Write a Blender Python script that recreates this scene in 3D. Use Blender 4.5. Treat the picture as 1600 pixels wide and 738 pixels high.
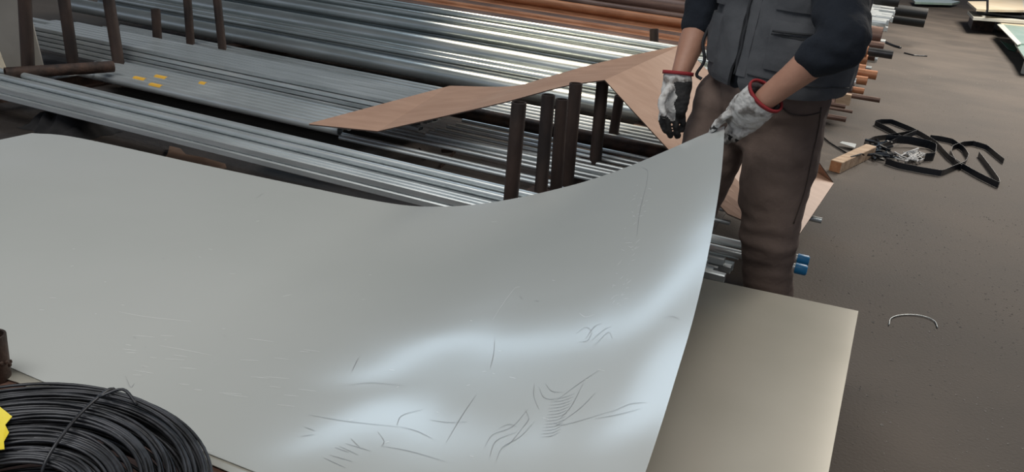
import bpy, bmesh, math, random
from mathutils import Vector as V, Matrix, noise
from mathutils.bvhtree import BVHTree
random.seed(7)
scene = bpy.context.scene
for o in list(bpy.data.objects): bpy.data.objects.remove(o)

# ------------------------------------------------------------------ camera
FPX, CX, CY, HC = 1350.0, 800.0, 369.0, 1.40
dn = V((-370, 3500, FPX)).normalized()
yy = V((647, -454, FPX)); yy = (yy - dn*yy.dot(dn)).normalized()
zz = -dn; xx = yy.cross(zz)
Rm = Matrix((xx, yy, zz))                       # camera (right, down, forward) -> world
CAM = V((0, 0, HC))
cd = bpy.data.cameras.new('camera'); cam = bpy.data.objects.new('camera', cd)
scene.collection.objects.link(cam)
cd.sensor_width = 36; cd.lens = 36*FPX/1600; cd.clip_start = .02; cd.clip_end = 200
c0, c1, c2 = Rm.col
cam.matrix_world = Matrix(((c0.x, -c1.x, -c2.x, 0), (c0.y, -c1.y, -c2.y, 0), (c0.z, -c1.z, -c2.z, HC), (0, 0, 0, 1)))
scene.camera = cam

def ray(x, y): return (Rm @ V((x-CX, y-CY, FPX))).normalized()
def PZ(x, y, z): r = ray(x, y); return CAM + r*((z-HC)/r.z)
def PY(x, y, Y): r = ray(x, y); return CAM + r*(Y/r.y)
def PXX(x, y, X): r = ray(x, y); return CAM + r*(X/r.x)

# ------------------------------------------------------------------ world, lights, exposure
scene.view_settings.view_transform = 'Standard'; scene.view_settings.look = 'None'
scene.view_settings.gamma = 1.0; scene.view_settings.use_curve_mapping = False
scene.view_settings.exposure = 0.0
w = bpy.data.worlds.new('world'); scene.world = w; w.use_nodes = True
bg = w.node_tree.nodes['Background']; bg.inputs[0].default_value = (.74, .83, 1, 1); bg.inputs[1].default_value = 0.45

def area(name, loc, target, sx, sy, power, col, spread=180):
    l = bpy.data.lights.new(name, 'AREA'); l.shape = 'RECTANGLE'; l.size = sx; l.size_y = sy
    l.energy = power; l.color = col; l.spread = math.radians(spread)
    o = bpy.data.objects.new(name, l); scene.collection.objects.link(o); o.location = loc
    o.rotation_euler = (V(target)-V(loc)).to_track_quat('-Z', 'Y').to_euler()
    return o
# rooflights of the hall, plus one added fill light
area('rooflight_strip', (-5.3, 9.35, 6.85), (-5.3, 9.35, 0), 5.2, .75, 72, (.66, .83, 1))
area('rooflight_strip', (-4.45, 7.0, 6.85), (-4.45, 7.0, 0), 3.5, 1.3, 62, (.66, .83, 1))
area('rooflight_over_aisle', (2.5, 15, 6.85), (2.5, 15, 0), 2.5, 12, 1900, (1, .92, .82))
area('added_fill_light', (-2.0, -1.2, 6.85), (-2.0, -1.2, 0), 7, 4.0, 440, (1, .98, .94))  # unseen fill added above and behind the camera to brighten the sheets
# sunlight falling through a gap in the roof
s = bpy.data.lights.new('sunbeam', 'SPOT'); s.energy = 7000; s.color = (1, .82, .60); s.spot_size = math.radians(20); s.spot_blend = 1; s.shadow_soft_size = .25
so = bpy.data.objects.new('sunbeam', s); scene.collection.objects.link(so); so.location = (-5.6, 8.4, 6.4)
so.rotation_euler = (V((-2.05, 6.3, .4))-V(so.location)).to_track_quat('-Z', 'Y').to_euler()

# ------------------------------------------------------------------ materials
def mat(name, col, rough=.6, metal=0, col2=None, nscale=8, bump=0, bscale=40, stretch=None, rvar=0, contrast=(.35, .65), detail=6, spec=None, bdist=.01):
    m = bpy.data.materials.new(name); m.use_nodes = True; nt = m.node_tree; b = nt.nodes['Principled BSDF']
    b.inputs['Roughness'].default_value = rough; b.inputs['Metallic'].default_value = metal
    if spec is not None: b.inputs['Specular IOR Level'].default_value = spec
    b.inputs['Base Color'].default_value = (*col, 1)
    tc = nt.nodes.new('ShaderNodeTexCoord'); mp = nt.nodes.new('ShaderNodeMapping')
    nt.links.new(tc.outputs['Object'], mp.inputs[0])
    if stretch: mp.inputs['Scale'].default_value = stretch
    if col2 or rvar:
        n = nt.nodes.new('ShaderNodeTexNoise'); n.inputs['Scale'].default_value = nscale; n.inputs['Detail'].default_value = detail
        nt.links.new(mp.outputs[0], n.inputs['Vector'])
        r = nt.nodes.new('ShaderNodeValToRGB'); r.color_ramp.elements[0].position = contrast[0]; r.color_ramp.elements[1].position = contrast[1]
        r.color_ramp.elements[0].color = (*col, 1); r.color_ramp.elements[1].color = (*(col2 or col), 1)
        nt.links.new(n.outputs['Fac'], r.inputs[0])
        if col2: nt.links.new(r.outputs[0], b.inputs['Base Color'])
        if rvar:
            mr = nt.nodes.new('ShaderNodeMapRange'); mr.inputs['To Min'].default_value = rough-rvar; mr.inputs['To Max'].default_value = rough+rvar
            nt.links.new(n.outputs['Fac'], mr.inputs['Value']); nt.links.new(mr.outputs[0], b.inputs['Roughness'])
    if bump:
        n2 = nt.nodes.new('ShaderNodeTexNoise'); n2.inputs['Scale'].default_value = bscale; n2.inputs['Detail'].default_value = 5
        nt.links.new(mp.outputs[0], n2.inputs['Vector'])
        bp = nt.nodes.new('ShaderNodeBump'); bp.inputs['Strength'].default_value = bump; bp.inputs['Distance'].default_value = bdist
        nt.links.new(n2.outputs['Fac'], bp.inputs['Height']); nt.links.new(bp.outputs[0], b.inputs['Normal'])
    return m
M = {}
M['floor'] = mat('dusty_concrete', (.042, .034, .028), .8, 0, (.098, .080, .066), 1.1, .3, 90, rvar=.08, contrast=(.3, .7), detail=12)
M['dirt'] = mat('dark_dirty_plate', (.030, .025, .023), .75, 0, (.062, .050, .044), 3, .5, 30)
M['sheet'] = mat('grey_coated_steel', (.46, .485, .47), .15, .14, (.50, .52, .51), .9, .02, 1.6, rvar=.015, contrast=(.3, .7), bdist=.05)
M['sheet_low'] = mat('beige_grey_steel', (.40, .385, .33), .22, .3, (.46, .44, .385), 1.2, 0, rvar=.03)
M['galv'] = mat('galvanised_steel', (.50, .54, .55), .36, .6, (.62, .66, .67), 7, .02, 60, stretch=(.5, 3, 3), rvar=.05)
M['galv_big'] = mat('galvanised_big_pipe', (.36, .40, .405), .33, .72, (.48, .52, .525), 5, .01, 30, stretch=(.5, 3, 3), rvar=.04)
M['galv_dull'] = mat('dull_galvanised_steel', (.33, .36, .365), .42, .55, (.45, .48, .49), 8, .02, 80, stretch=(.4, 4, 4), rvar=.05)
M['rust'] = mat('rusty_dark_steel', (.030, .020, .016), .62, .35, (.085, .048, .034), 14, .3, 60, rvar=.1)
M['rustpost'] = mat('rusty_post', (.024, .017, .015), .62, .3, (.060, .038, .030), 10, .25, 60, stretch=(1, 1, .4), rvar=.1)
M['brown'] = mat('brown_oxidised_steel', (.12, .072, .056), .42, .5, (.21, .13, .10), 7, .1, 60, stretch=(.4, 3, 3), rvar=.08)
M['orange'] = mat('orange_rusty_steel', (.34, .135, .060), .45, .3, (.48, .22, .11), 8, .15, 60, stretch=(.5, 2, 2), rvar=.08)
M['darkpipe'] = mat('dark_lacquered_steel', (.035, .038, .042), .35, .5, (.07, .07, .072), 6)
M['black'] = mat('black_plastic_pipe', (.006, .008, .010), .42, 0)
M['beam'] = mat('red_brown_primer_beam', (.10, .050, .036), .55, .1, (.17, .095, .070), 6, .2, 45, rvar=.1)
M['board'] = mat('brown_hardboard', (.36, .215, .145), .55, 0, (.42, .26, .18), 5, .05, 60, stretch=(1, 3, 1))
M['boardedge'] = mat('dark_cut_edge', (.07, .045, .035), .8)
M['card'] = mat('brown_cardboard', (.16, .10, .07), .8, 0, (.20, .13, .095), 8)
M['panel'] = mat('beige_grey_panel', (.20, .185, .16), .6, 0, (.25, .23, .20), 3)
M['timber'] = mat('old_timber', (.36, .24, .15), .75, 0, (.52, .38, .26), 10, .3, 50, stretch=(.4, 3, 3))
M['timberend'] = mat('timber_end_grain', (.34, .14, .06), .8, 0, (.45, .21, .10), 30)
M['wire'] = mat('black_annealed_wire', (.030, .031, .034), .42, .6, (.070, .072, .080), 20)
M['yellow'] = mat('yellow_tag', (.75, .60, .03), .5, 0, (.85, .72, .08), 8)
M['label'] = mat('orange_yellow_sticker', (.75, .42, .05), .6)
M['blue'] = mat('blue_plastic', (.01, .19, .42), .45)
M['skin'] = mat('skin', (.36, .185, .125), .55, 0, (.42, .225, .155), 9, .1, 90)
M['hair'] = mat('dark_hair', (.02, .016, .013), .6)
M['navy'] = mat('navy_jersey', (.004, .007, .013), .95, 0, (.007, .011, .019), 12, .5, 16, bdist=.02)
M['vest'] = mat('grey_work_vest', (.060, .064, .072), .85, 0, (.082, .086, .094), 7, .45, 14, bdist=.015)
M['vestdark'] = mat('dark_vest_trim', (.022, .024, .028), .8)
M['trouser'] = mat('brown_corduroy', (.105, .073, .060), .9, 0, (.18, .13, .108), 5, .5, 12, bdist=.02)
M['glove'] = mat('soiled_white_glove', (.20, .18, .165), .85, 0, (.62, .61, .59), 22, .8, 40, contrast=(.38, .52))
M['glovedark'] = mat('black_soiled_palm', (.012, .012, .013), .75, 0, (.035, .033, .032), 12, .4, 40)
M['red'] = mat('red_cuff', (.28, .020, .025), .8)
M['cloth'] = mat('black_cloth', (.010, .010, .011), .95, 0, (.022, .021, .022), 12)
M['boot'] = mat('dark_boot', (.02, .018, .016), .6)
M['strap'] = mat('black_strapping', (.010, .012, .016), .38)
M['rope'] = mat('grey_white_cord', (.48, .48, .48), .8)
M['scratch'] = mat('dark_scratch', (.30, .31, .32), .6, .3)
M['scratchw'] = mat('pale_scratch', (.80, .82, .82), .5)
M['ceiling'] = mat('ceiling_sheeting', (.06, .06, .06), .8)
M['cream'] = mat('cream_panel', (.50, .42, .30), .5, 0, (.55, .49, .38), 2)
M['glasspanel'] = mat('pale_green_panel', (.20, .31, .27), .25, 0, (.30, .38, .34), 2)
M['white'] = mat('off_white_panel', (.48, .48, .43), .5)
M['green'] = mat('dark_green_film', (.03, .12, .08), .5)

# ------------------------------------------------------------------ helpers
def link(name, me, parent=None):
    o = bpy.data.objects.new(name, me); scene.collection.objects.link(o); o.parent = parent; return o
def tag(o, label=None, cat=None, group=None, kind=None):
    if label: o['label'] = label
    if cat: o['category'] = cat
    if group: o['group'] = group
    if kind: o['kind'] = kind
    return o
def thing(name, loc, label, cat, group=None):
    o = link(name, None); o.location = loc; return tag(o, label, cat, group)
def mesh(name, bm, m, smooth=False, mats=None):
    bmesh.ops.recalc_face_normals(bm, faces=bm.faces)
    me = bpy.data.meshes.new(name); bm.to_mesh(me); bm.free()
    for x in (mats or [m]): me.materials.append(x)
    if smooth:
        for p in me.polygons: p.use_smooth = True
    return me
def obj(name, bm, m, parent=None, smooth=False, mats=None):
    """world-space bmesh; re-expressed about the parent Empty's location"""
    if parent is not None:
        off = V((0, 0, 0)); q = parent
        while q is not None: off += q.location; q = q.parent
        for v in bm.verts: v.co -= off
        return link(name, mesh(name, bm, m, smooth, mats), parent)
    return link(name, mesh(name, bm, m, smooth, mats))
def centred(name, bm, m, smooth=False, mats=None):
    c = sum((v.co for v in bm.verts), V())/len(bm.verts)
    c.z = min(v.co.z for v in bm.verts)
    for v in bm.verts: v.co -= c
    o = link(name, mesh(name, bm, m, smooth, mats)); o.location = c; return o
def box(bm, lo, hi, mi=0):
    vs = [bm.verts.new((x, y, z)) for x in (lo[0], hi[0]) for y in (lo[1], hi[1]) for z in (lo[2], hi[2])]
    for f in ((0, 1, 3, 2), (4, 6, 7, 5), (0, 4, 5, 1), (2, 3, 7, 6), (0, 2, 6, 4), (1, 5, 7, 3)):
        bm.faces.new([vs[i] for i in f]).material_index = mi
    return vs
def slab(bm, pts, t, mi=0):
    """closed polygon (top outline) extruded down by t"""
    n = len(pts); a = [bm.verts.new(p) for p in pts]; b = [bm.verts.new(V(p)-V((0, 0, t))) for p in pts]
    bm.faces.new(a).material_index = mi; bm.faces.new(b[::-1]).material_index = mi
    for i in range(n): bm.faces.new((a[i], b[i], b[(i+1) % n], a[(i+1) % n])).material_index = mi
def frame_dirs(p, i):
    a = p[max(i-1, 0)]; b = p[min(i+1, len(p)-1)]; return (b-a).normalized()
def tube(bm, pts, r, seg=8, cap=True, up=None, mi=0):
    """pts: list of V; r: float or list of (ra, rb) radii"""
    pts = [V(p) for p in pts]; rings = []
    prev = None
    for i, p in enumerate(pts):
        d = frame_dirs(pts, i)
        u = V(up) if up else (prev if prev else (V((0, 0, 1)) if abs(d.z) < .9 else V((0, 1, 0))))
        a = (u - d*u.dot(d)).normalized(); prev = a; b = d.cross(a)
        rr = r[i] if isinstance(r, (list, tuple)) else r
        ra, rb = rr if isinstance(rr, (list, tuple)) else (rr, rr)
        rings.append([bm.verts.new(p + a*ra*math.cos(t) + b*rb*math.sin(t)) for t in [2*math.pi*k/seg for k in range(seg)]])
    for A, B in zip(rings, rings[1:]):
        for k in range(seg): bm.faces.new((A[k], A[(k+1) % seg], B[(k+1) % seg], B[k])).material_index = mi
    if cap:
        bm.faces.new(rings[0][::-1]).material_index = mi; bm.faces.new(rings[-1]).material_index = mi
    return rings
def hollow(bm, p0, p1, r, wall, seg=20):
    p0, p1 = V(p0), V(p1); d = (p1-p0).normalized(); u = V((0, 0, 1)) if abs(d.z) < .9 else V((0, 1, 0))
    a = (u-d*u.dot(d)).normalized(); b = d.cross(a)
    def ring(p, q): return [bm.verts.new(p+a*q*math.cos(t)+b*q*math.sin(t)) for t in [2*math.pi*k/seg for k in range(seg)]]
    R = [ring(p0+d*min(.3, (p1-p0).length*.3), r-wall), ring(p0, r-wall), ring(p0, r), ring(p1, r), ring(p1, r-wall), ring(p1-d*min(.3, (p1-p0).length*.3), r-wall)]
    for A, B in zip(R, R[1:]):
        for k in range(seg): bm.faces.new((A[k], A[(k+1) % seg], B[(k+1) % seg], B[k]))
    bm.faces.new(R[0]); bm.faces.new(R[-1])
def squaretube(bm, L, a, b, wall=.003):
    def ring(x, ha, hb): return [bm.verts.new((x, sy*ha, sz*hb)) for sy, sz in ((-1, -1), (1, -1), (1, 1), (-1, 1))]
    c = min(a, b)*.30
    def oct(x, ha, hb, c): return [bm.verts.new((x, y, z)) for y, z in ((-ha+c, -hb), (ha-c, -hb), (ha, -hb+c), (ha, hb-c), (ha-c, hb), (-ha+c, hb), (-ha, hb-c), (-ha, -hb+c))]
    R = [oct(.25, a-wall, b-wall, c), oct(0, a-wall, b-wall, c), oct(0, a, b, c), oct(L, a, b, c), oct(L, a-wall, b-wall, c), oct(L-.25, a-wall, b-wall, c)]
    for A, B in zip(R, R[1:]):
        for k in range(8): bm.faces.new((A[k], A[(k+1) % 8], B[(k+1) % 8], B[k]))
    bm.faces.new(R[0]); bm.faces.new(R[-1])
def shade_auto(me, ang=40):
    for p in me.polygons: p.use_smooth = True
    bm = bmesh.new(); bm.from_mesh(me)
    for e in bm.edges:
        if len(e.link_faces) == 2 and e.calc_face_angle() > math.radians(ang): e.smooth = False
    bm.to_mesh(me); bm.free()
def ribbon(bm, pts, wdt, thick, up=(0, 0, 1)):
    """flat strap of width wdt along up, thin across"""
    pts = [V(p) for p in pts]; rings = []
    for i, p in enumerate(pts):
        d = frame_dirs(pts, i); u = V(up); u = (u-d*u.dot(d)).normalized(); s = d.cross(u)
        rings.append([bm.verts.new(p + s*(thick/2*a) + u*(wdt/2*b)) for a, b in ((-1, -1), (1, -1), (1, 1), (-1, 1))])
    for A, B in zip(rings, rings[1:]):
        for k in range(4): bm.faces.new((A[k], A[(k+1) % 4], B[(k+1) % 4], B[k]))
    bm.faces.new(rings[0][::-1]); bm.faces.new(rings[-1])
def curve_pts(pts, n=6):
    """Catmull-Rom"""
    pts = [V(p) for p in pts]; out = []
    P = [pts[0]*2-pts[1]] + pts + [pts[-1]*2-pts[-2]]
    for i in range(1, len(P)-2):
        a, b, c, d = P[i-1:i+3]
        for k in range(n):
            t = k/n
            out.append(.5*((2*b)+(c-a)*t+(2*a-5*b+4*c-d)*t*t+(3*b-a-3*c+d)*t**3))
    return out + [pts[-1]]
def fuse(bm, voxel=.008, smooth=6, noise_amp=0, nscale=10):
    """union overlapping closed shells into one continuous surface"""
    bmesh.ops.recalc_face_normals(bm, faces=bm.faces)
    me = bpy.data.meshes.new('tmp'); bm.to_mesh(me); bm.free()
    o = bpy.data.objects.new('tmp', me); scene.collection.objects.link(o)
    md = o.modifiers.new('r', 'REMESH'); md.mode = 'VOXEL'; md.voxel_size = voxel
    dg = bpy.context.evaluated_depsgraph_get(); ev = o.evaluated_get(dg)
    nb = bmesh.new(); nb.from_mesh(ev.to_mesh()); ev.to_mesh_clear()
    bpy.data.objects.remove(o); bpy.data.meshes.remove(me)
    for _ in range(smooth): bmesh.ops.smooth_vert(nb, verts=nb.verts, factor=.5, use_axis_x=True, use_axis_y=True, use_axis_z=True)
    if noise_amp:
        nb.normal_update()
        for v in nb.verts: v.co += v.normal*noise_amp*noise.noise(v.co*nscale)
    return nb
def limb(bm, pts, seg=16, up=None, n=4):
    """pts: [(V, ra, rb)] smooth tapered closed limb with rounded ends"""
    cs = curve_pts([p[0] for p in pts], n); rs = []
    for i in range(len(pts)-1):
        for k in range(n):
            t = k/n; rs.append((pts[i][1]*(1-t)+pts[i+1][1]*t, pts[i][2]*(1-t)+pts[i+1][2]*t))
    rs.append((pts[-1][1], pts[-1][2]))
    d0 = (cs[0]-cs[1]).normalized(); d1 = (cs[-1]-cs[-2]).normalized()
    r0, r1 = min(rs[0]), min(rs[-1])
    A = [cs[0]+d0*r0*.92, cs[0]+d0*r0*.65]; B = [cs[-1]+d1*r1*.65, cs[-1]+d1*r1*.92]
    ra = [tuple(x*.38 for x in rs[0]), tuple(x*.76 for x in rs[0])]; rb = [tuple(x*.76 for x in rs[-1]), tuple(x*.38 for x in rs[-1])]
    tube(bm, A+cs+B, ra+rs+rb, seg, up=up)
def ball(bm, c, r, sc=(1, 1, 1), seg=16):
    ret = bmesh.ops.create_uvsphere(bm, u_segments=seg, v_segments=seg//2+2, radius=r)
    for v in ret['verts']: v.co = V((v.co.x*sc[0], v.co.y*sc[1], v.co.z*sc[2])) + V(c)

# ------------------------------------------------------------------ structure: floor and roof
bm = bmesh.new(); box(bm, (-25, -8, -.1), (20, 45, 0)); tag(obj('floor', bm, M['floor']), 'dusty brown-grey concrete hall floor', kind='structure')
bm = bmesh.new(); box(bm, (-25, -8, 7.0), (20, 45, 7.2)); tag(obj('ceiling', bm, M['ceiling']), 'dark roof sheeting high above the racks', kind='structure')

# ------------------------------------------------------------------ the stack of sheets under the lifted one
HS = .32
def stack_sheet(k, top, dx, dy, m, label):
    bm = bmesh.new()
    c = [(-3.16+dx, 2.36+dy), (.075+dx, 2.725+dy), (.075+dx, 1.16+dy), (-3.22+dx, 1.15+dy)]
    slab(bm, [V((x, y, top)) for x, y in c], .003)
    o = centred('steel_sheet', bm, m); tag(o, label, 'steel sheet'); return o
stack_sheet(0, HS-.004, 0, 0, M['sheet_low'], 'flat beige-grey steel sheet lying beneath the lifted one, its square right corner bare')
for k in range(1, 14):
    o = stack_sheet(k, HS-.004-.0045*k, random.uniform(-.012, -.002), random.uniform(-.012, -.002), M['sheet_low'], 'steel sheet edge-on in the stack below the uncovered flat sheet')
    o['group'] = 'steel sheets in the stack under the man\'s sheet'
for i, x in enumerate((-2.9, -1.9, -.9, -.12)):
    bm = bmesh.new(); box(bm, (x-.045, 1.22, 0), (x+.045, 2.3 + .1*i, HS-.004-.0045*13-.003))
    o = centred('timber_bearer', bm, M['timber'])
    tag(o, 'timber bearer on the floor carrying the stack of steel sheets', 'timber', 'timber bearers under the sheet stack')

# ------------------------------------------------------------------ the lifted sheet
def farY(X): return 2.62 + .10*(X+1.55)
def on_far(x, y):
    r = ray(x, y)   # plane Y = 2.62+.1(X+1.55)
    t = (2.62+.155)/(r.y-.1*r.x); return CAM + r*t
ZF = HS+.002
far = [PZ(50, 208, ZF), PZ(120, 215, ZF), PZ(300, 254, ZF), PZ(460, 288, ZF), PZ(560, 309, ZF)]
far += [on_far(x, y) for x, y in ((635, 321), (690, 323), (740, 320), (800, 311), (860, 298), (920, 282), (980, 261), (1040, 236), (1090, 214), (1132, 197))]
far[5].z = ZF+.003
right_px = [(1132, 197), (1129, 260), (1114, 360), (1089, 480), (1053, 600), (1010, 738), (965, 850), (915, 960)]
def right_at(Y, z):
    # height z in the plane Y: walk down the photographed edge and take the point whose ray meets (Y, z)
    best = None
    for a, b in zip(right_px, right_px[1:]):
        for k in range(60):
            t = k/60; x = a[0]*(1-t)+b[0]*t; y = a[1]*(1-t)+b[1]*t
            q = PY(x, y, Y); e = abs(q.z-z)
            if best is None or e < best[0]: best = (e, q)
    return best[1]
corner = far[-1]; zc = corner.z; Yc = corner.y
right = [corner]
NR = 10; ZNR = .405
for i in range(1, NR+1):
    t = i/NR; Y = Yc + (1.11-Yc)*t
    z = zc + (ZNR-zc)*t
    right.append(right_at(Y, z))
def resample(pts, n, key=None):
    pts = curve_pts(pts, 12); d = [0]
    for a, b in zip(pts, pts[1:]): d.append(d[-1]+(b-a).length)
    out = []; j = 0
    for i in range(n+1):
        s_ = d[-1]*i/n
        while j < len(pts)-2 and d[j+1] < s_: j += 1
        t = 0 if d[j+1] == d[j] else (s_-d[j])/(d[j+1]-d[j])
        out.append(pts[j].lerp(pts[j+1], max(0, min(1, t))))
    return out
NU, NV = 160, 60
Fc = resample(far, NU)
nr = right[-1]
near_raw = [V((-3.16, 1.13, ZF)), PZ(30, 580, ZF), PZ(150, 638, ZF), PZ(400, 738, ZF), V((-.70, 1.115, ZF)), V((-.47, 1.11, ZF+.028)), V((nr.x, nr.y, nr.z))]
Nc = resample(near_raw, NU)
Rc = resample(right[::-1], NV)        # near -> far
Lc = [Nc[0].lerp(Fc[0], j/NV) for j in range(NV+1)]
bm = bmesh.new(); G = []
for i in range(NU+1):
    u = i/NU; col_ = []
    for j in range(NV+1):
        v = j/NV
        p = Nc[i]*(1-v)+Fc[i]*v + Lc[j]*(1-u)+Rc[j]*u - (Nc[0]*(1-u)*(1-v)+Nc[-1]*u*(1-v)+Fc[0]*(1-u)*v+Fc[-1]*u*v)
        p.z = max(p.z, ZF)
        # slight waviness of a loose thin sheet
        p.z += .004*max(0, noise.noise(V((p.x*1.3, p.y*1.6, 0))))*math.sin(math.pi*v)
        col_.append(p)
    G.append(col_)
vs = [[bm.verts.new(p) for p in c] for c in G]
for i in range(NU):
    for j in range(NV): bm.faces.new((vs[i][j], vs[i+1][j], vs[i+1][j+1], vs[i][j+1]))
bm.normal_update()
sheet_bvh = BVHTree.FromBMesh(bm)
ret = bmesh.ops.extrude_face_region(bm, geom=list(bm.faces))
low = [g for g in ret['geom'] if isinstance(g, bmesh.types.BMVert)]
for v in low: v.co.z -= .0018
sheet = centred('steel_sheet', bm, M['sheet'])
shade_auto(sheet.data, 50)
tag(sheet, 'large pale grey steel sheet curling up to the gloved hand of the man', 'steel sheet')
def on_sheet(x, y, lift=.0012):
    h = sheet_bvh.ray_cast(CAM, ray(x, y))
    if h[0] is None: return None
    n = h[1] if h[1].z > 0 else -h[1]
    return h[0]+n*lift, n
def scratches(name, lines, width, m):
    bm = bmesh.new()
    for ln in lines:
        pw = curve_pts([V((x, y, 0)) for x, y in ln], 4) if len(ln) > 2 else [V((*ln[0], 0)).lerp(V((*ln[1], 0)), k/6) for k in range(7)]
        q = [on_sheet(p.x, p.y) for p in pw]
        if any(a is None for a in q): continue
        L, R_ = [], []
        for i, (p, n) in enumerate(q):
            a = q[max(i-1, 0)][0]; b = q[min(i+1, len(q)-1)][0]; d = (b-a).normalized(); s_ = d.cross(n)
            ww = width*.55*(.25+.75*math.sin(math.pi*(i+.5)/len(q)))
            L.append(bm.verts.new(p+s_*ww)); R_.append(bm.verts.new(p-s_*ww))
        for i in range(len(q)-1): bm.faces.new((L[i], R_[i], R_[i+1], L[i+1]))
    o = obj(name, bm, m, sheet)
    o['kind'] = 'stuff'; return o
dk = [[(773, 533), (771, 555), (766, 575)], [(744, 618), (722, 650), (697, 692)], [(545, 603), (580, 599), (632, 604)], [(482, 649), (540, 659), (625, 668)],
      [(625, 668), (650, 674), (675, 686)], [(620, 665), (628, 650), (660, 641)], [(590, 675), (600, 690), (596, 698)], [(596, 698), (640, 706), (695, 722)],
      [(672, 657), (700, 661), (730, 660)], [(835, 600), (834, 620), (842, 640)], [(842, 605), (850, 622), (870, 626)], [(852, 600), (862, 612), (880, 614)],
      [(870, 626), (905, 600), (935, 580)], [(875, 655), (893, 635), (912, 598)], [(865, 662), (885, 664), (960, 642)], [(955, 645), (985, 632), (1010, 630)],
      [(758, 698), (770, 680), (800, 668), (825, 640)], [(765, 715), (775, 690), (808, 676)], [(775, 722), (785, 700), (812, 684), (835, 660)], [(787, 700), (800, 690), (822, 662)],
      [(820, 640), (826, 655), (818, 668)], [(780, 670), (795, 664), (808, 668)], [(900, 522), (915, 512), (925, 518)], [(915, 530), (928, 512), (940, 506)],
      [(925, 532), (945, 515), (956, 512)], [(930, 540), (950, 520), (957, 530)], [(905, 535), (918, 533), (925, 520)], [(812, 463), (816, 468)], [(836, 470), (842, 472)],
      [(1035, 498), (1050, 495), (1062, 500)], [(930, 615), (905, 640), (870, 665)], [(1000, 640), (960, 650), (930, 655)],
      [(253, 403), (257, 406)], [(400, 310), (412, 302)], [(523, 700), (545, 708)], [(530, 698), (560, 712)], [(540, 694), (580, 706)], [(515, 712), (550, 722)], [(505, 716), (540, 732)],
      [(548, 686), (562, 700)], [(470, 683), (490, 680)], [(475, 668), (492, 674)], [(550, 580), (560, 560)], [(1003, 262), (1012, 268), (1010, 290)],
      [(1010, 290), (1000, 330), (995, 370)], [(208, 527), (213, 530)], [(226, 543), (229, 544)], [(350, 525), (352, 526)], [(210, 600), (204, 606), (196, 588)]]
for k in range(13):
    y = 600+k*5; dk.append([(862-k*1.5, y+24), (880-k*1.5, y+22), (898-k*2, y+16)])
scratches('dark_scratch', dk, .0009, M['scratch'])
lt = []
for k in range(26):
    x = random.uniform(190, 480); y = 520+random.uniform(-20, 90)+ (x-190)*.12; l = random.uniform(10, 45)
    lt.append([(x, y), (x+l, y+l*random.uniform(.03, .16))])
for k in range(46):
    y = random.uniform(290, 480); x = 1005-(y-290)*.24+random.uniform(-14, 12); l = random.uniform(2, 8)
    lt.append([(x, y), (x+l, y-l*random.uniform(-.5, 1.2))])
for k in range(40):
    x = random.uniform(60, 1040); y = random.uniform(340, 720); l = random.uniform(3, 14)
    lt.append([(x, y), (x+l, y+l*random.uniform(-.3, .3))])
lt += [[(186, 488), (230, 496), (300, 503)], [(250, 541), (290, 548), (330, 556)], [(770, 500), (790, 470), (805, 450)], [(905, 490), (915, 496), (930, 492)]]
scratches('pale_scratch', lt, .0007, M['scratchw'])

# loose protective sheets by the near edge
bm = bmesh.new()
e0 = [PZ(x, y, HS-.002) for x, y in ((20, 500), (36, 503), (42, 530), (46, 560))]
pts = [PZ(-60, 560, HS), PZ(40, 590, HS), PZ(150, 640, HS), PZ(235, 672, HS), PZ(410, 745, HS), PZ(560, 800, HS)]
for a, b in zip(pts, pts[1:]): pass
L_ = [p+V((0, -.020, -.0035)) for p in pts]; U_ = [p+V((0, .05, -.0035)) for p in pts]
va = [bm.verts.new(p) for p in L_]; vb = [bm.verts.new(p) for p in U_]
for i in range(len(va)-1): bm.faces.new((va[i], va[i+1], vb[i+1], vb[i]))
r_ = bmesh.ops.extrude_face_region(bm, geom=list(bm.faces))
for g in r_['geom']:
    if isinstance(g, bmesh.types.BMVert): g.co.z += .0015
o = centred('steel_strip', bm, M['sheet_low']); tag(o, 'pale sheet edge peeping out under the near edge of the big grey sheet', 'steel strip')

# ------------------------------------------------------------------ steel beam and post in the near left corner
bm = bmesh.new()
x0, x1 = -2.6, -.35
for a, b, c, d in ((.86, 1.122, .296, .312), (.86, 1.122, 0, .016), (.985, .999, .016, .296)):
    box(bm, (x0, a, c), (x1, b, d))
o = centred('steel_beam', bm, M['beam']); bmesh.ops
tag(o, 'red-brown steel beam running along the near edge of the big grey sheet', 'beam')
bm = bmesh.new(); hollow(bm, PZ(-4, 592, .312)-V((0, .0, 0)), PZ(-4, 592, .312)+V((0, 0, .110)), .028, .005, 20)
for k in range(6):
    q = PZ(-4, 592, .312)+V((.028*math.cos(-1+k*.4), .028*math.sin(-1+k*.4), random.uniform(.01, .06))); ball(bm, q, .005, seg=6)
o = centred('steel_stake', bm, M['rust'], True); shade_auto(o.data); tag(o, 'short rusty tube stake with weld beads standing at the left edge of the beam', 'post')

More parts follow.
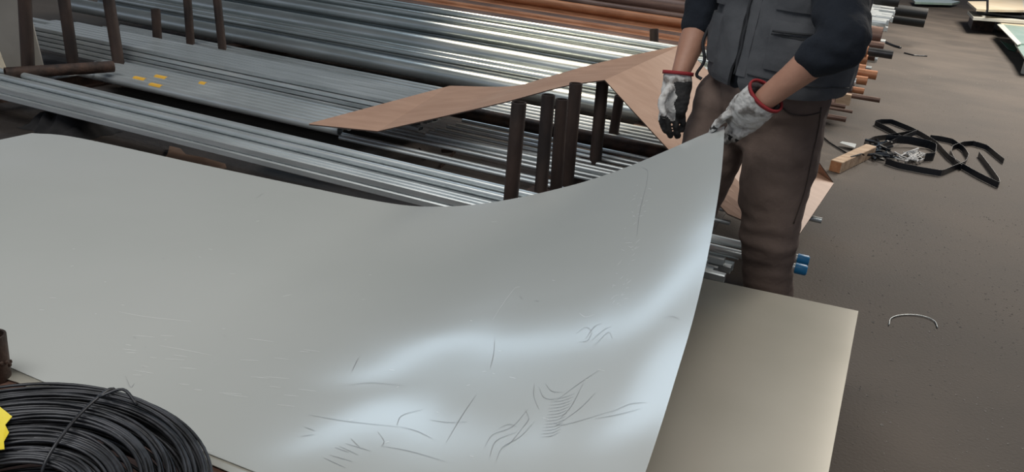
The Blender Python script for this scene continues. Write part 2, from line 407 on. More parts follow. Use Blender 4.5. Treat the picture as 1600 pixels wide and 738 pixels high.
# ------------------------------------------------------------------ coil of black wire
cc = PZ(10, 828, .377); CR = .312
t = thing('wire_coil', (cc.x, cc.y, .312), 'coil of black wire tied with wire, lying on the red-brown beam', 'wire coil')
bm = bmesh.new()
for k in range(150):
    q = random.random(); h = random.random()
    q = max(q, 0); R0 = CR-.20*q; zc_ = .323+ (.10*h)*(1-.25*q)
    if k < 55: zc_ = .319+.105*(1-.35*abs(q-.4)); 
    if k >= 110: R0 = CR-.01*random.random(); zc_ = .322+.1*h
    ax, ay = random.uniform(-.005, .005), random.uniform(-.005, .005); ph = random.random()*6.28; el = random.uniform(-.006, .006)
    n = 72; ringp = []
    for i in range(n):
        a = 2*math.pi*i/n
        rr = R0*(1+el*math.cos(2*(a+ph)))
        wz = .003*math.sin(2*a+ph)+.002*math.sin(3*a+2*ph)
        ringp.append(V((cc.x+ax+rr*math.cos(a), cc.y+ay+rr*math.sin(a), zc_+wz-.07*rr*(math.cos(a)-.5*math.sin(a)-.0)+.018)))
    rw = .0032; prev = []
    for i in range(n):
        p = ringp[i]; d = (ringp[(i+1) % n]-ringp[i-1]).normalized(); s_ = d.cross(V((0, 0, 1))).normalized(); u_ = s_.cross(d)
        prev.append([bm.verts.new(p+s_*rw*math.cos(b)+u_*rw*math.sin(b)) for b in (0, 1.257, 2.513, 3.77, 5.027)])
    for i in range(n):
        A, B = prev[i], prev[(i+1) % n]
        for j in range(5): bm.faces.new((A[j], A[(j+1) % 5], B[(j+1) % 5], B[j]))
o = obj('wire_strands', bm, M['wire'], t, True); o['kind'] = 'stuff'
for ang, nm in ((1.85, 'tie_wire'), (-.6, 'tie_wire')):
    bm = bmesh.new(); u = V((math.cos(ang), math.sin(ang), 0)); base = V((cc.x, cc.y, 0))
    loop = [base+u*(CR+.008)+V((0, 0, .30)), base+u*(CR+.004)+V((0, 0, .385)), base+u*(CR-.05)+V((0, 0, .405)), base+u*(CR-.14)+V((0, 0, .402)), base+u*(CR-.215)+V((0, 0, .37)), base+u*(CR-.215)+V((0, 0, .30))]
    for q_ in loop: dq = q_-base; q_.z += .050-.07*(dq.x-.5*dq.y)
    tube(bm, curve_pts(loop, 5), .0032, 6)
    tube(bm, curve_pts([loop[2], loop[2]+V((.03, .03, .012)), loop[2]+V((.075, .02, .0))], 5), .003, 6)
    obj(nm, bm, M['wire'], t, True)
bm = bmesh.new()
yp = [(-22, 640), (0, 636), (19, 651), (8, 664), (14, 676), (6, 690), (7, 702), (-24, 706)]
slab(bm, [PZ(x, y, .462+.004*math.sin(i*2)) for i, (x, y) in enumerate(yp)], .0012)
obj('yellow_tag', bm, M['yellow'], t)['label'] = 'torn yellow plastic tag'
bm = bmesh.new(); box(bm, (-1.75, .52, 0), (-.85, .74, .312)); o = centred('timber_block', bm, M['timber']); tag(o, 'timber block under the near side of the wire coil', 'timber')

# ------------------------------------------------------------------ pipe racks
def rack(label, bx, y0, y1, posts):
    t = thing('pipe_rack', (bx, (y0+y1)/2, 0), label, 'rack')
    bm = bmesh.new()
    box(bm, (bx-.05, y0, 0), (bx+.05, y1, .02)); box(bm, (bx-.05, y0, .12), (bx+.05, y1, .14)); box(bm, (bx-.006, y0, .02), (bx+.006, y1, .12))
    obj('base_beam', bm, M['rust'], t)
    for (px0, py0, px1, py1, Y, r) in posts:
        a = PY(px0, py0, Y); b = PY(px1, py1, Y)
        d = (b-a)/(b.z-a.z) if b.z > a.z else V((0, 0, 1))
        a = a + d*(.14-a.z)
        bm = bmesh.new(); hollow(bm, a, b, r, .005, 18); o = obj('post', bm, M['rustpost'], t); shade_auto(o.data)
    return t
rack('rusty rack whose tube posts stand beside the man, under the brown board', -1.4, 2.98, 17.5,
     [(798, 313, 811, 160, 3.05, .030), (845, 300, 857, 148, 3.50, .030), (869, 292, 878, 155, 3.64, .029), (886, 290, 900, 130, 3.80, .031),
      (930, 255, 942, 124, 4.30, .033), (960, 200, 968, 150, 4.95, .030), (1022, 95, 1022, 45, 6.9, .036)])
rack('rusty rack with posts standing at the far left, galvanised tubes across it', -4.78, 2.7, 12,
     [(44, 106, 38, -12, 3.45, .036), (115, 105, 98, -14, 3.92, .036), (185, 96, 168, -12, 4.08, .036), (247, 76, 243, 14, 4.75, .032),
      (298, 70, 292, -10, 5.05, .031), (348, 80, 338, -12, 5.12, .031)])

# ------------------------------------------------------------------ pipes and tubes, every one a thing
CACHE = {}
def pipe_mesh(kind, r, L, m, wall=.003, r2=None):
    k = (kind, round(r, 4), round(L, 2), m, r2)
    if k not in CACHE:
        bm = bmesh.new()
        if kind == 'round':
            hollow(bm, (0, 0, 0), (L, 0, 0), r, min(wall, r*.3), 24 if r > .03 else 16)
            me = mesh('round_pipe', bm, M[m]); shade_auto(me)
        else:
            squaretube(bm, L, r, r2 or r); me = mesh('square_tube', bm, M[m])
        CACHE[k] = me
    return CACHE[k]
def pipe(kind, Y, z, r, x0, x1, m, label, group, yaw=0, roll=0, r2=None, name=None):
    L = round(x1-x0, 1)
    for a_, b_, c_ in OCC:
        if math.hypot(Y-a_, z-b_) < min(r, r2 or r)+c_-.004: print('COLL', label[:40], round(Y, 3), round(z, 3), r, (a_, b_, c_))
    OCC.append((Y, z, min(r, r2 or r)))
    o = link(name or ('steel_pipe' if kind == 'round' else 'steel_tube'), pipe_mesh(kind, r, L, m, r2=r2))
    o.location = (x1-L, Y, z); o.rotation_euler = (roll, 0, yaw)
    tag(o, label, 'pipe' if kind == 'round' else 'tube', group); return o
ZB = .14
OCC = []
def free(Y, z, r, tol=.002): return all(math.hypot(Y-a, z-b) >= r+c-tol for a, b, c in OCC)
# front strip of square tubes
G1 = 'galvanised tubes in the front strip beside the big sheet'
for j in range(2):
    for i in range(9):
        r = .0165
        Y = 3.115+.0355*i + (.01 if j else 0)
        if j and i == 8: continue
        if j and i in (1, 3, 6, 7): x1 = -.75+random.uniform(-.1, .1)
        else: x1 = -.42+random.uniform(-.1, .05)
        ORD = ['nearest', 'second', 'third', 'fourth', 'fifth', 'sixth', 'seventh', 'eighth', 'ninth']
        pipe('square', Y, ZB+r+.001+j*.034, r, -6.0+random.uniform(-.1, .1), x1, 'galv', '%s top-layer tube of the front strip, counted from the big grey sheet' % ORD[i] if j else 'thin galvanised tube in the bottom layer of the front strip', G1)
for i, (Y, z, xe, txt) in enumerate(((3.33, .226, -.165, 'farther'), (3.22, .226, -.16, 'nearer'))):
    o = pipe('round', Y, z, .017, -5.8, xe, 'galv', 'galvanised pipe with a blue end cap behind the knee, the %s of the pair' % txt, 'blue capped pipes behind the man')
    o['group'] = ''; del o['group']
    bm = bmesh.new(); tube(bm, [V((-.004, 0, 0)), V((.034, 0, 0)), V((.040, 0, 0))], [.0205, .0205, .016], 16)
    for v in bm.verts: v.co.x += (xe+5.8)
    c = link('end_cap', mesh('end_cap', bm, M['blue'], True), o); shade_auto(c.data); c['label'] = 'blue plastic end cap'
    # mesh length was rounded: keep the cap at the pipe mouth
    c.location.x = round(xe+5.8, 1)-(xe+5.8)
# bundle B with orange stickers
GB = 'galvanised tubes in the stickered row'
bts = []
for i in range(6):
    bts.append(pipe('round', 3.80+.062*i, ZB+.030, .0295, -4.55+random.uniform(-.05, .05), -2.68+random.uniform(-.06, .06), 'galv', ['nearest', 'second', 'third', 'fourth', 'fifth', 'farthest'][i]+' round pipe, counted from the front strip, in the low row with orange stickers', GB, yaw=random.uniform(-.002, .002)))
for k, (px, py) in enumerate(((228, 122), (253, 121), (245, 134), (322, 129))):
    q = PZ(px, py, ZB+.059); i = min(range(6), key=lambda i: abs(3.80+.062*i-q.y)); y0 = 3.80+.062*i
    bm = bmesh.new(); Ls = .075 if k < 3 else .04
    A = []
    for a in range(7):
        t_ = math.radians(-52+a*17); A.append((y0+.0302*math.sin(t_), ZB+.030+.0302*math.cos(t_)))
    for s_ in (0, 1):
        pass
    r0 = [bm.verts.new((q.x-Ls, a, b)) for a, b in A]; r1 = [bm.verts.new((q.x+Ls*.2, a, b)) for a, b in A]
    for a in range(6): bm.faces.new((r0[a], r0[a+1], r1[a+1], r1[a]))
    p = bts[i]
    for v in bm.verts: v.co -= V(p.location)
    link('sticker', mesh('sticker', bm, M['label']), p)['label'] = 'orange-yellow sticker'
# bundle C: five layers of flat rectangular tubes
GC = 'flat tubes in the five layer bundle'
for j in range(5):
    for i in range(6):
        r, r2 = .0295, .0128
        xl = -5.6+random.uniform(-.2, .2); xr = -2.4+random.uniform(-.08, .06)
        pipe('square', 4.215+.0625*i+(random.uniform(-.007, .007) if i == 0 else 0), ZB+r2+.001+j*.0305, r, xl, xr, 'galv_dull' if random.random() < .6 else 'galv', ('%s flat galvanised tube of the front face of the five-layer bundle' % ['lowest', 'second lowest', 'middle', 'second highest', 'top'][j]) if i == 0 else ('flat tube %s from the front in the top layer of the five-layer bundle' % ['', 'second', 'third', 'fourth', 'fifth', 'sixth'][i]) if j == 4 else 'flat galvanised tube inside the five-layer bundle behind its front face', GC, yaw=random.uniform(-.0015, .0015), r2=r2)
pipe('round', 4.66, ZB+.042, .041, -5.9, -.9, 'rust', 'dull brown pipe lying at the back of the five-layer bundle', None)
# thin rods with gaps between them under the board
rods = [3.74, 3.80, 3.98, 4.05, 4.11, 4.20, 4.28, 4.38, 4.46, 4.58]
for i, Y in enumerate(rods):
    pipe('round', Y, ZB+.0115, .011, -2.58+(.28 if Y > 4.15 else 0)+.02*(i % 3), -.52+random.uniform(-.08, .06), 'galv', 'thin galvanised rod on the dark ground under the brown board, behind the rusty posts', 'thin rods under the brown board')
pipe('round', 4.06, ZB+.036, .014, -2.2, -.14, 'galv', 'galvanised pipe whose short end sticks out beside the knee, under the brown board', None)
# thin pipes low behind the posts, in duller steel to deepen the shade there
for i in range(6):
    pipe('round', 4.80+.085*i, ZB+.018, .017, -5.8, -.5+random.uniform(-.1, .1), 'galv_dull', 'thin galvanised pipe low down under the large pipes', 'thin pipes under the large galvanised pipes')
# big galvanised pipes
GBIG = 'large galvanised pipes'
BN = []
BIGL = ['lowest and nearest', 'second in the bottom row', 'third in the bottom row', 'fourth in the bottom row', 'foremost in the second row', 'second in the second row', 'foremost in the top row', 'middle one in the top row', 'hindmost in the second row', 'rearmost on top, next to the rusty pipes', 'rearmost at the bottom, next to the rusty pipes']
def big(Y, z, r, x1=-.56, m='galv_big', x0=-6.6):
    BN.append(1)
    pipe('round', Y, z, r, x0+random.uniform(-.1, .1), x1+random.uniform(-.05, .05), m, 'large galvanised pipe in the sunlit heap, '+BIGL[len(BN)-1], GBIG)
big(5.50, ZB+.061, .060); big(5.76, ZB+.066, .065); big(6.02, ZB+.066, .065); big(6.28, ZB+.066, .065)
big(5.90, ZB+.182, .066); big(6.16, ZB+.182, .065)
GM = 'middling galvanised pipes between the large ones'
for Y, z, r, w_ in ((5.63, ZB+.145, .024, 'lower'), (5.695, ZB+.165, .024, 'upper')):
    pipe('round', Y, z, r, -6.5, -.4, 'galv_big', w_+' of the two slim pipes just above the lowest large galvanised pipe', GM)
big(6.06, ZB+.290, .050); big(6.27, ZB+.295, .062); big(6.42, ZB+.190, .062); big(6.46, ZB+.315, .060); big(6.55, ZB+.07, .062)
for Y, z, w_ in ((6.165, ZB+.358, 'front'), (6.36, ZB+.385, 'rear')):
    pipe('round', Y, z, .026, -6.5, -.45, 'galv_big', w_+' slim pipe of the two on the crest of the large galvanised pipes', GM)
# everything beyond is laid out by the pipe mouths along the aisle
def mouth(px, py, z, r, m, label, group, kind='round', L=6.0, name=None):
    q = PZ(px, py, z); return pipe(kind, q.y, z, r, q.x-L, q.x, m, label, group, name=name)
for px, py, z, r in ((1321, 167, .185, .017), (1332, 175, .165, .012), (1322, 187, .165, .020)):
    mouth(px, py, z, r, 'brown', 'thin brown pipe in the low trio ending right behind the man\'s hip', 'thin brown pipes behind the hip')
mouth(1375, 157, .235, .020, 'brown', 'long thin brown pipe poking out furthest into the aisle, lowest of the rusty ends', None)
mouth(1332, 141, .265, .030, 'brown', 'grey-brown pipe end beside the yellow timber end', None)
o = None
mouth(1350, 143, .26, .026, 'orange', 'short orange rusty pipe end just above the long thin brown pipe', None)
mouth(1337, 129, .30, .034, 'galv', 'shiny galvanised pipe end among the rusty orange ends', None)
mouth(1355, 127, .31, .036, 'orange', 'orange rusty pipe end beside the shiny galvanised end', None)
mouth(1370, 118, .35, .038, 'orange', 'long orange-brown pipe end poking out into the aisle, fourth rusty end up', None)
mouth(1352, 108, .38, .036, 'orange', 'bright orange pipe end directly above the longest orange one', None)
mouth(1355, 94, .40, .046, 'orange', 'thick orange-brown pipe end below the dark lacquered pipe', None)
mouth(1367, 91, .37, .028, 'brown', 'small brown pipe end tucked beneath the dark lacquered pipe', None)
mouth(1395, 86, .44, .040, 'darkpipe', 'dark grey lacquered pipe poking out into the aisle', None)
mouth(1356, 80, .48, .046, 'orange', 'thick bright orange pipe end beside the dark lacquered pipe', None)
mouth(1381, 73, .47, .040, 'brown', 'grey-brown pipe end just above the dark lacquered pipe', None)
mouth(1377, 58, .54, .095, 'brown', 'very thick brown pipe on top of the rusty pipes', None)
# rusty pipes further along the heap (visible behind the man's back, over the galvanised heap)
GR = 'rusty pipes beyond the large galvanised pipes'
for j, (z, ys) in enumerate(((ZB+.05, [7.1+.11*i for i in range(14)]), (ZB+.14, [7.25+.11*i for i in range(12)]), (ZB+.23, [7.5+.11*i for i in range(9)]))):
    for i, Y in enumerate(ys):
        if not free(Y, z, .046): continue
        pipe('round', Y, z, .046, -6.6, -.42+random.uniform(-.08, .08), 'orange' if (i*3+j) % 5 == 1 else 'brown', 'rusty pipe in the heap beyond the large galvanised pipes', GR)
# far galvanised heap
GF = 'galvanised tubes in the far heap'
for j in range(6):
    z = ZB+.04+.078*j
    for i in range(22-j):
        Y = 9.55+.085*j+.20*i
        if not free(Y, z, .037): continue
        if j < 4 and 1 < i < 21-j and i % 5: continue
        pipe('round' if i % 2 else 'square', Y, z, .037, -7.2+random.uniform(-.1, .1), -.33+random.uniform(-.13, .17), 'galv', 'galvanised tube in the far heap above the rusty ends', GF)
mouth(1449, 22, .52, .078, 'black', 'black plastic pipe poking out into the aisle, upper of the pair', None)
mouth(1445, 35, .36, .078, 'black', 'black plastic pipe poking out into the aisle, lower of the pair', None)
mouth(1405, 3, .69, .07, 'black', 'short black pipe end above the pair of black plastic pipes', None)

# yellow timber end among the pipes
q = PZ(1329, 155, .22); bm = bmesh.new(); box(bm, (q.x-1.2, q.y, .165), (q.x, q.y+.1, .25)); o = centred('timber_beam', bm, M['timber']); tag(o, 'pale yellow timber end lying among the rusty pipe ends', 'timber')

# loose rusty pipe and pale bars across the left rack
bm = bmesh.new(); a, b = PZ(8, 114, .32), PZ(177, 103, .32)
a = PZ(8, 115, .235); b = PZ(177, 104, .25)
hollow(bm, a, b, .034, .006, 20); o = centred('rusty_pipe', bm, M['rust']); shade_auto(o.data); tag(o, 'loose rusty pipe lying crosswise at the left over the tubes', 'pipe')
for k, (p0, p1, l) in enumerate((((55, 121), (112, 113), 'nearer'), ((74, 123), (145, 113), 'farther'))):
    bm = bmesh.new(); tube(bm, [PZ(*p0, .195), PZ(*p1, .195)], .009, 8); o = centred('steel_rod', bm, M['galv_dull']); tag(o, 'pale steel rod beneath the loose rusty pipe, %s of the two' % l, 'rod')
# upright panels at the far left
def quadpanel(px, label, m, th=.012, name='board_panel'):
    bm = bmesh.new(); pts = [PY(x, y, Y) for x, y, Y in px]
    n = (pts[1]-pts[0]).cross(pts[2]-pts[0]).normalized()
    a = [bm.verts.new(p) for p in pts]; b = [bm.verts.new(p+n*th) for p in pts]
    bm.faces.new(a); bm.faces.new(b[::-1])
    for i in range(len(a)): bm.faces.new((a[i], b[i], b[(i+1) % len(a)], a[(i+1) % len(a)]))
    o = centred(name, bm, m); tag(o, label, 'panel'); return o
quadpanel([(-70, 112, 3.75), (52, 106, 3.78), (33, -30, 3.86), (-70, -30, 3.86)], 'beige-grey panel standing upright behind the leftmost rusty post', M['panel'])
quadpanel([(50, 106, 3.80), (69, 104, 3.80), (50, 28, 3.88), (49, 27, 3.88)], 'narrow pale offcut leaning beside the leftmost rusty post', M['panel'], .006)
quadpanel([(-30, 112, 3.32), (12, 112, 3.32), (0, 80, 3.36), (-40, 60, 3.40)], 'pale triangular scrap at the left edge beside the loose rusty pipe', M['cream'], .006)

# ------------------------------------------------------------------ bent brown board
Pn = [PZ(483, 194, .235), PZ(590, 205, .262), PZ(700, 180, .36), PZ(790, 159, .47), PZ(884, 134, .57), PZ(945, 125, .615)]
Pf = [PZ(483, 193, .236), PZ(703, 134, .335), PZ(797, 135, .42), PZ(850, 122, .52), PZ(940, 97, .62), PZ(1066, 70, .70)]
bm = bmesh.new()
def strip(bm, A, B, n=8):
    rows = []
    for a, b in zip(A, B): rows.append([bm.verts.new(a.lerp(b, k/n)) for k in range(n+1)])
    for r0, r1 in zip(rows, rows[1:]):
        for k in range(n): bm.faces.new((r0[k], r1[k], r1[k+1], r0[k+1]))
    return rows
def two_part(P_, n0=6, n1=20): return [P_[0].lerp(P_[1], i/n0) for i in range(n0)] + resample(P_[1:], n1)
NB = two_part(Pn); FB = two_part(Pf)
bm2 = bm; rows = strip(bm, NB, FB)
A2, B2 = NB[-1], FB[-1]
Cc, Ee, Ff, Gg = PZ(1137, 334, .262), PZ(1241, 378, .25), PZ(1303, 286, .26), PZ(1279, 252, .36)
last = rows[-1]
lowr = [Cc.lerp(Ee, k/8) for k in range(9)]
N2 = 10; prev = last
hi = [Cc.lerp(Ee, k/8) if k < 9 else None for k in range(9)]
edge_end = [Cc, Cc.lerp(Ee, .33), Cc.lerp(Ee, .66), Ee, Ee.lerp(Ff, .33), Ee.lerp(Ff, .66), Ff, Ff.lerp(Gg, .5), Gg]
for s_ in range(1, N2+1):
    t_ = s_/N2; row = []
    for k in range(9):
        p = last[k].co.lerp(edge_end[k], t_); p.z += -.03*math.sin(math.pi*t_)*(k/8)
        row.append(bm.verts.new(p))
    for k in range(8): bm.faces.new((prev[k], row[k], row[k+1], prev[k+1]))
    prev = row
bm.normal_update()
for f in bm.faces: f.material_index = 0
top = list(bm.faces); ret = bmesh.ops.extrude_face_region(bm, geom=top)
for g in ret['geom']:
    if isinstance(g, bmesh.types.BMVert): g.co.z -= .006
for f in bm.faces:
    if abs(f.normal.z) < .3 and f.calc_area() < .004: f.material_index = 1
o = centred('hardboard_sheet', bm, M['board'], mats=[M['board'], M['boardedge']])
tag(o, 'brown board folded over the rusty posts and sagging down behind the man\'s legs', 'board')

# ------------------------------------------------------------------ things on the dark ground between sheet and tubes
def flat_scrap(name, px, z, th, m, label, cat, amp=.01):
    bm = bmesh.new(); pts = [PZ(x, y, z+amp*math.sin(i*1.9)) for i, (x, y) in enumerate(px)]; slab(bm, pts, th)
    bmesh.ops.triangulate(bm, faces=[f for f in bm.faces if len(f.verts) > 4])
    o = centred(name, bm, m); tag(o, label, cat); return o
flat_scrap('cardboard_scrap', [(262, 240), (265, 228), (282, 232), (290, 241), (318, 246), (352, 256), (354, 262), (330, 268), (255, 250)], .02, .004, M['card'], 'torn brown cardboard scrap on the dark ground past the sheet edge', 'cardboard', .006)
bm = bmesh.new()
c_ = PZ(74, 212, 0); n1, n2 = 26, 14; g_ = []
for i in range(n1+1):
    row = []
    for j in range(n2+1):
        u_, v_ = i/n1*2-1, j/n2*2-1
        e_ = max(0, 1-abs(u_)**3)*max(0, 1-abs(v_)**3)
        h_ = .02+.17*e_*(.35+.65*abs(noise.noise(V((u_*2.2+3, v_*1.3, 1))))*2)
        row.append(bm.verts.new((c_.x+u_*.22*(1+.15*noise.noise(V((v_*3, u_, 7)))), c_.y+.14+v_*.16*(1+.2*noise.noise(V((u_*3, 4, 2)))), max(.008, min(.2, h_*e_+.008)))))
    g_.append(row)
for i in range(n1):
    for j in range(n2): bm.faces.new((g_[i][j], g_[i+1][j], g_[i+1][j+1], g_[i][j+1]))
o = centred('black_rag', bm, M['cloth'], True); tag(o, 'crumpled black cloth lying just beyond the far left edge of the sheet', 'cloth')
bm = bmesh.new(); ribbon(bm, curve_pts([PZ(430, 247, .03), PZ(436, 256, .012), PZ(470, 266, .012), PZ(530, 280, .012), PZ(600, 286, .012), PZ(680, 292, .012)], 6), .016, .004, up=(0, .3, 1))
o = centred('plastic_strap', bm, M['strap']); tag(o, 'black strap lying along the ground between the sheet and the front tubes', 'strap')
# dark steel plate ground inside the racks
bm = bmesh.new(); box(bm, (-6.4, 2.55, 0), (-.62, 9.4, .006)); o = centred('ground_plate', bm, M['dirt']); tag(o, 'dark dirty steel plate on the ground under the racks', 'ground plate')
bm = bmesh.new(); q = PZ(700, 250, .05)
ribbon(bm, [PZ(688, 262, .01), PZ(712, 236, .05)], .02, .006); ribbon(bm, [PZ(690, 236, .03), PZ(712, 236, .05)], .02, .006); ribbon(bm, [PZ(655, 232, .01), PZ(668, 246, .02)], .012, .004)
o = centred('scrap_angle', bm, M['rust']); tag(o, 'small bent scrap of metal in the dark gap left of the first standing post', 'scrap')

# ------------------------------------------------------------------ aisle: strapping tangle, timber, cord, wire, bits
def strap(px, label, wdt=.03, z0=.0):
    bm = bmesh.new(); pts = [PZ(p[0], p[1], (p[2] if len(p) > 2 else 0)+wdt/2+.002) for p in px]
    P2 = []
    for a, b in zip(pts, pts[1:]):
        for k in range(5): P2.append(a.lerp(b, k/5))
    P2.append(pts[-1]); P2 = [P2[0]]+[(P2[i-1]+P2[i]*4+P2[i+1])/6 for i in range(1, len(P2)-1)]+[P2[-1]]
    ribbon(bm, P2, wdt, .0025)
    o = centred('steel_strap', bm, M['strap']); tag(o, label, 'strap'); return o
strap([(1408, 217), (1392, 205), (1366, 192), (1376, 190), (1393, 190), (1418, 200), (1437, 209), (1462, 224), (1482, 246), (1500, 258), (1530, 275), (1561, 290), (1560, 283), (1545, 262), (1529, 241)], 'black strap crossing from the upper loop down to the sharp bend at the right', .040)
strap([(1350, 225), (1365, 217), (1395, 213), (1434, 206, .03), (1400, 220, .03), (1372, 232), (1352, 231)], 'short black strap doubled over beside the timber', .040)
strap([(1384, 217, .03), (1420, 219, .02), (1452, 226), (1462, 231), (1460, 245), (1445, 246)], 'black strap lying flat behind the cord', .060)
strap([(1453, 215), (1470, 217), (1488, 221), (1505, 233), (1513, 245), (1508, 256), (1490, 263), (1471, 271), (1440, 266), (1405, 259), (1384, 252)], 'dull black strap forming the low front edge of the tangle', .042)
strap([(1568, 252), (1558, 244), (1541, 230), (1520, 224), (1505, 225), (1488, 231), (1485, 240), (1492, 254), (1502, 262)], 'black strap curving out to the right end of the tangle', .040)
strap([(1286, 214, .0), (1296, 223), (1312, 233), (1324, 240)], 'thin dark strip running in behind the man\'s hip', .012)
bm = bmesh.new()
for k in range(34):
    c = PZ(random.uniform(1364, 1388), random.uniform(222, 248), random.uniform(.01, .04)); a = random.uniform(-.5, .5)+(2.4 if k % 3 == 0 else 0); l = random.uniform(.03, .07)
    tube(bm, [c-V((math.cos(a)*l, math.sin(a)*l, 0)), c+V((0, 0, random.uniform(0, .03))), c+V((math.cos(a)*l, math.sin(a)*l, random.uniform(-.005, .02)))], .009, 5)
o = centred('black_tie_bundle', bm, M['strap']); tag(o, 'knot of short black ties beside the timber', 'ties')
bm = bmesh.new(); pts = []
for k in range(95):
    a = k*.55; c = PZ(1427+10*math.sin(k*.31)+14*math.cos(a)*(.5+.5*math.sin(k*1.7)), 244+3.5*math.sin(k*.7)+5*math.sin(a), .018+.014*math.sin(k*1.3)**2)
    pts.append(c)
tube(bm, curve_pts(pts, 2), .0042, 5)
tube(bm, curve_pts([PZ(1398, 238, .01), PZ(1408, 243, .02), PZ(1415, 239, .03), PZ(1424, 236, .05), PZ(1435, 232, .05)], 5), .006, 6)
tube(bm, curve_pts([PZ(1387, 243, .01), PZ(1396, 246, .02), PZ(1404, 249, .02), PZ(1412, 251, .01)], 5), .005, 6)
o = centred('cord_tangle', bm, M['rope'], True); tag(o, 'tangled grey-white cord lying inside the black strap loops', 'cord')
# timber baulk: front end at (1296-1312, 252-270), far end (1362,232)
bm = bmesh.new()
f0, f1 = PZ(1294, 267, 0), PZ(1312, 272, 0); d_ = (PZ(1366, 245, 0)-f1)
pr = [f0, f1, f1+d_, f0+d_]; hgt = .075
slab(bm, [p+V((0, 0, hgt)) for p in pr], hgt)
for f in bm.faces: f.material_index = 0
for f in bm.faces:
    if all(min((v.co.xy-f0.xy).length, (v.co.xy-f1.xy).length) < .02 for v in f.verts): f.material_index = 1
bmesh.ops.bevel(bm, geom=list(bm.edges), offset=.004, segments=1, affect='EDGES')
o = centred('timber_baulk', bm, M['timber'], mats=[M['timber'], M['timberend']]); tag(o, 'short square timber baulk with orange cut end beside the black straps', 'timber')
c = obj('tie_band', (lambda b: (ribbon(b, [PZ(1330, 245, hgt+.003), PZ(1347, 240, hgt+.003), PZ(1350, 243, hgt-.01)], .012, .003, up=(1, 0, 0)), b)[1])(bmesh.new()), M['strap'], o)
flat_scrap('metal_offcut', [(1312, 223), (1316, 221), (1338, 225), (1336, 231)], .03, .002, M['galv'], 'small bright metal offcut above the timber baulk', 'offcut', .002)
bm = bmesh.new(); tube(bm, curve_pts([PZ(x, y, .004) for x, y in ((1389, 508), (1392, 498), (1405, 493), (1425, 492), (1445, 495), (1460, 502), (1465, 512))], 5), .0024, 6)
o = centred('wire_piece', bm, M['galv_dull'], True); tag(o, 'thin curved piece of wire lying on the bare floor right of the stack', 'wire')
bm = bmesh.new(); tube(bm, curve_pts([PZ(x, y, .006) for x, y in ((1413, 83), (1425, 86), (1432, 87), (1448, 88))], 5), .012, 6)
o = centred('dark_offcut', bm, M['strap'], True); tag(o, 'thin dark offcut lying in the aisle beyond the dark lacquered pipe', 'offcut')
bm = bmesh.new(); tube(bm, curve_pts([PZ(x, y, .01) for x, y in ((1383, 66), (1392, 70), (1400, 73), (1407, 75))], 5), .02, 6)
o = centred('dark_cloth_strip', bm, M['strap'], True); tag(o, 'dark strip lying by the pipe ends below the black plastic pipes', 'strip')
# grit on the floor: uncountable chips
bm = bmesh.new()
for k in range(2600):
    x = random.uniform(-.1, 2.2) if k % 3 else random.uniform(.1, 1.2); y = random.uniform(1.2, 12) if k % 2 else random.uniform(1.4, 5.5)
    if x < .14 and 1.1 < y < 2.8: continue
    s_ = random.uniform(.002, .0055)*(1.6 if random.random() < .06 else 1); a = random.uniform(0, 6.28)
    vs_ = [bm.verts.new((x+s_*math.cos(a+i*2.1)*random.uniform(.6, 1.5), y+s_*math.sin(a+i*2.1), .0005)) for i in range(3)]; tpv = bm.verts.new((x, y, s_*.7))
    bm.faces.new(vs_)
    for i in range(3): bm.faces.new((vs_[i], vs_[(i+1) % 3], tpv))
o = centred('floor_grit', bm, mat('pale_grit', (.20, .18, .16), .8, 0, (.34, .31, .28), 2)); tag(o, 'small chips and grit scattered over the aisle floor', 'grit', kind='stuff')

# ------------------------------------------------------------------ far right: sheet stacks beside the aisle
def flat_stack(name, px, z, th, m, label, cat='panel', z2=None):
    bm = bmesh.new(); slab(bm, [PZ(x, y, z) for x, y in px], th); o = centred(name, bm, m); tag(o, label, cat); return o
flat_stack('panel_sheet', [(1512, 17), (1640, 26), (1640, 36), (1521, 27)], .30, .05, M['white'], 'off-white panel on a dark bearer, left end pointing into the aisle')
flat_stack('black_strip', [(1524, 14), (1640, 24), (1640, 30), (1526, 18)], .36, .03, M['black'], 'black strip between the cream and the off-white panels far right')
flat_stack('cream_offcut', [(1512, 2), (1541, 2), (1541, 15), (1526, 14)], .44, .04, M['cream'], 'cream panel end at the top right, just above the black strip')
flat_stack('cream_board', [(1545, -8), (1596, -8), (1600, 16), (1545, 15)], .46, .04, M['cream'], 'wide cream board at the top right')
flat_stack('white_board', [(1596, -8), (1660, -8), (1660, 24), (1600, 16)], .45, .04, M['white'], 'white board in the top right corner beside the cream one')
bm = bmesh.new(); q = PZ(1522, 28, .22); q2 = PZ(1541, 33, .1); box(bm, (q.x, q2.y, 0), (q2.x+.05, q.y, .23)); o = centred('timber_bearer', bm, M['rust']); tag(o, 'dark bearer block under the off-white panel far right', 'bearer')
flat_stack('beige_sheet', [(1548, 26), (1640, 36), (1640, 45), (1566, 38)], .235, .02, M['cream'], 'beige sheet lying behind the pale green sheets far right')
flat_stack('green_sheet', [(1560, 37), (1640, 46), (1640, 70), (1588, 68)], .24, .02, M['glasspanel'], 'pale green sheet with warm shine at the right edge, upper one')
flat_stack('pale_strip', [(1558, 38), (1568, 38), (1596, 68), (1590, 70)], .252, .01, M['white'], 'narrow white strip along the left side of the upper green sheet')
flat_stack('green_sheet', [(1586, 68), (1650, 66), (1650, 96), (1602, 92)], .22, .02, M['glasspanel'], 'pale green sheet at the right edge, lower one nearest the camera')
def bearer(px, py, z, lx, ly, m, label):
    q = PZ(px, py, z); bm = bmesh.new(); box(bm, (q.x, q.y, 0), (q.x+lx, q.y+ly, z)); o = centred('timber_bearer', bm, m); tag(o, label, 'bearer')
